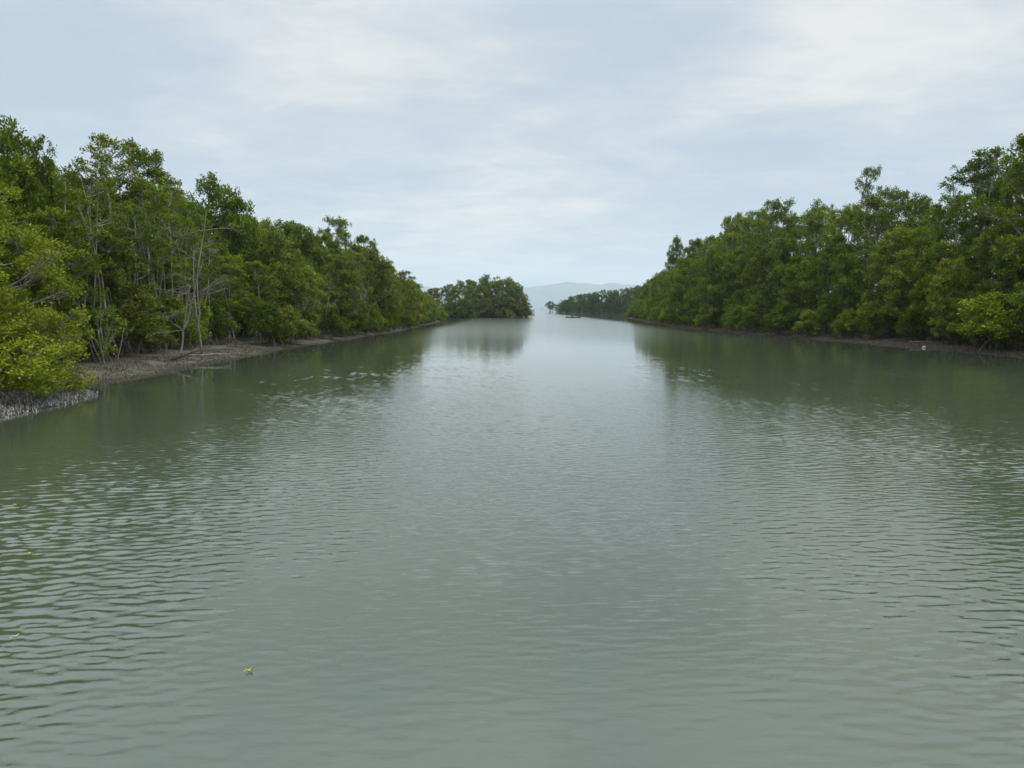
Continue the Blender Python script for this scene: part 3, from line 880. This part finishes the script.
# haze ---------------------------------------------------------------------
def haze():
    a, z0, z1 = 13600, -3.0, 640
    V = [(x, y, z) for z in (z0, z1) for x, y in ((-a, -a), (a, -a), (a, a), (-a, a))]
    F = [(3, 2, 1, 0), (4, 5, 6, 7), (0, 1, 5, 4), (1, 2, 6, 5), (2, 3, 7, 6), (3, 0, 4, 7)]
    m, nt, out = new_mat('sea_haze')
    p = N(nt, 'ShaderNodeVolumePrincipled')
    p.inputs['Color'].default_value = (.84, .94, 1.0, 1)
    p.inputs['Density'].default_value = 1.15e-4
    nt.links.new(p.outputs[0], out.inputs['Volume'])
    tag(obj('haze', mesh_from('haze', V, F, m)), 'thin blue sea haze fading the distant mountains', 'haze', None, 'stuff')
haze()

# world ----------------------------------------------------------------------
SUN_EL, SUN_AZ = R(58), R(150)
def world():
    w = bpy.data.worlds.new('World'); sc.world = w; w.use_nodes = True
    nt = w.node_tree; nt.nodes.clear()
    out = N(nt, 'ShaderNodeOutputWorld'); bg = N(nt, 'ShaderNodeBackground')
    sky = N(nt, 'ShaderNodeTexSky', sky_type='NISHITA'); sky.sun_disc = False
    sky.sun_elevation = SUN_EL; sky.sun_rotation = SUN_AZ
    tc = N(nt, 'ShaderNodeTexCoord'); D = tc.outputs['Generated']
    sep = N(nt, 'ShaderNodeSeparateXYZ'); nt.links.new(D, sep.inputs[0])
    zz = math_n(nt, 'MAXIMUM', sep.outputs['Z'], 0.0)
    dz = math_n(nt, 'ADD', zz, .13)
    cx = math_n(nt, 'DIVIDE', sep.outputs['X'], dz); cy = math_n(nt, 'DIVIDE', sep.outputs['Y'], dz)
    cmb = N(nt, 'ShaderNodeCombineXYZ'); nt.links.new(cx, cmb.inputs[0]); nt.links.new(cy, cmb.inputs[1])
    C = cmb.outputs[0]
    n1 = noise_n(nt, mapping(nt, C, (.55, .62, 1), rot=(0, 0, R(25)), loc=(1.2, 4.1, 0)), 1.0, 6, .55, .6)
    n2 = noise_n(nt, mapping(nt, C, (1.25, 1.55, 1), rot=(0, 0, R(-18)), loc=(7.3, 2.2, 0)), 1.0, 6, .55, .8)
    n = math_n(nt, 'ADD', math_n(nt, 'MULTIPLY', n1, .6), math_n(nt, 'MULTIPLY', n2, .4))
    # two thin, brighter banks of cloud: one left of centre, one high to the right
    def blob(d, k):
        vm = N(nt, 'ShaderNodeVectorMath', operation='DISTANCE'); nt.links.new(mapping(nt, D, (1, 1, 1.6)), vm.inputs[0])
        l = Vector(d).normalized(); vm.inputs[1].default_value = (l.x, l.y, l.z * 1.6)
        return math_n(nt, 'POWER', 2.718, math_n(nt, 'MULTIPLY', math_n(nt, 'POWER', vm.outputs['Value'], 2), -k))
    bl = None
    for dx, dz_, k, a in ((-.275, .257, 22, .11), (-.016, .192, 40, .09), (.452, .348, 22, .16), (0, .082, 90, .06), (.075, .309, 30, -.09), (-.626, .322, 40, -.10), (.322, .192, 26, -.11)):
        q = blob((dx, 1, dz_), k)
        bl = math_n(nt, 'MULTIPLY', q, a) if bl is None else math_n(nt, 'MULTIPLY_ADD', q, a, bl)
    n = math_n(nt, 'ADD', n, bl)
    n3 = noise_n(nt, mapping(nt, C, (3.4, 5.2, 1), rot=(0, 0, R(12)), loc=(2.3, 9.1, 0)), 1.0, 5, .6, .6)
    n = math_n(nt, 'MULTIPLY_ADD', n3, .20, math_n(nt, 'ADD', n, -.10))
    br = sstep(nt, n, .38, .62); br2 = sstep(nt, n, .53, .70)
    cloud = mixc(nt, br2, mixc(nt, br, (5.25, 6.2, 7.3), (7.2, 7.6, 7.85)), (8.95, 8.85, 8.6))
    up = math_n(nt, 'MULTIPLY_ADD', sstep(nt, sep.outputs['Z'], .325, .56), 1.7, 1.0)
    vm = N(nt, 'ShaderNodeVectorMath', operation='SCALE'); nt.links.new(cloud, vm.inputs[0]); nt.links.new(up, vm.inputs['Scale'])
    col = mixc(nt, .93, sky.outputs[0], vm.outputs[0])
    nt.links.new(col, bg.inputs['Color']); bg.inputs['Strength'].default_value = .1
    nt.links.new(bg.outputs[0], out.inputs['Surface'])
world()

su = bpy.data.lights.new('sun', 'SUN'); su.energy = 1.5; su.angle = R(25); su.color = (1, .965, .91)
so = link(bpy.data.objects.new('sun', su))
d = Vector((math.sin(SUN_AZ) * math.cos(SUN_EL), math.cos(SUN_AZ) * math.cos(SUN_EL), math.sin(SUN_EL)))
so.rotation_euler = (-d).to_track_quat('-Z', 'Y').to_euler(); so.location = d * 60

# camera -----------------------------------------------------------------------
cd = bpy.data.cameras.new('camera'); cd.sensor_width = 36; cd.lens = 36 * 770 / 1024
cd.clip_end = 40000; cd.clip_start = .05
co = link(bpy.data.objects.new('camera', cd)); co.location = (0, 0, 3.0)
co.rotation_euler = (R(90 - 5.64), 0, 0)
sc.camera = co

sc.view_settings.view_transform = 'Standard'; sc.view_settings.look = 'None'
sc.view_settings.exposure = 0; sc.view_settings.gamma = 1
sc.render.engine = 'CYCLES'
cy = sc.cycles
cy.use_denoising = True
cy.max_bounces = 6; cy.diffuse_bounces = 3; cy.glossy_bounces = 3; cy.transmission_bounces = 2; cy.volume_bounces = 1; cy.transparent_max_bounces = 8
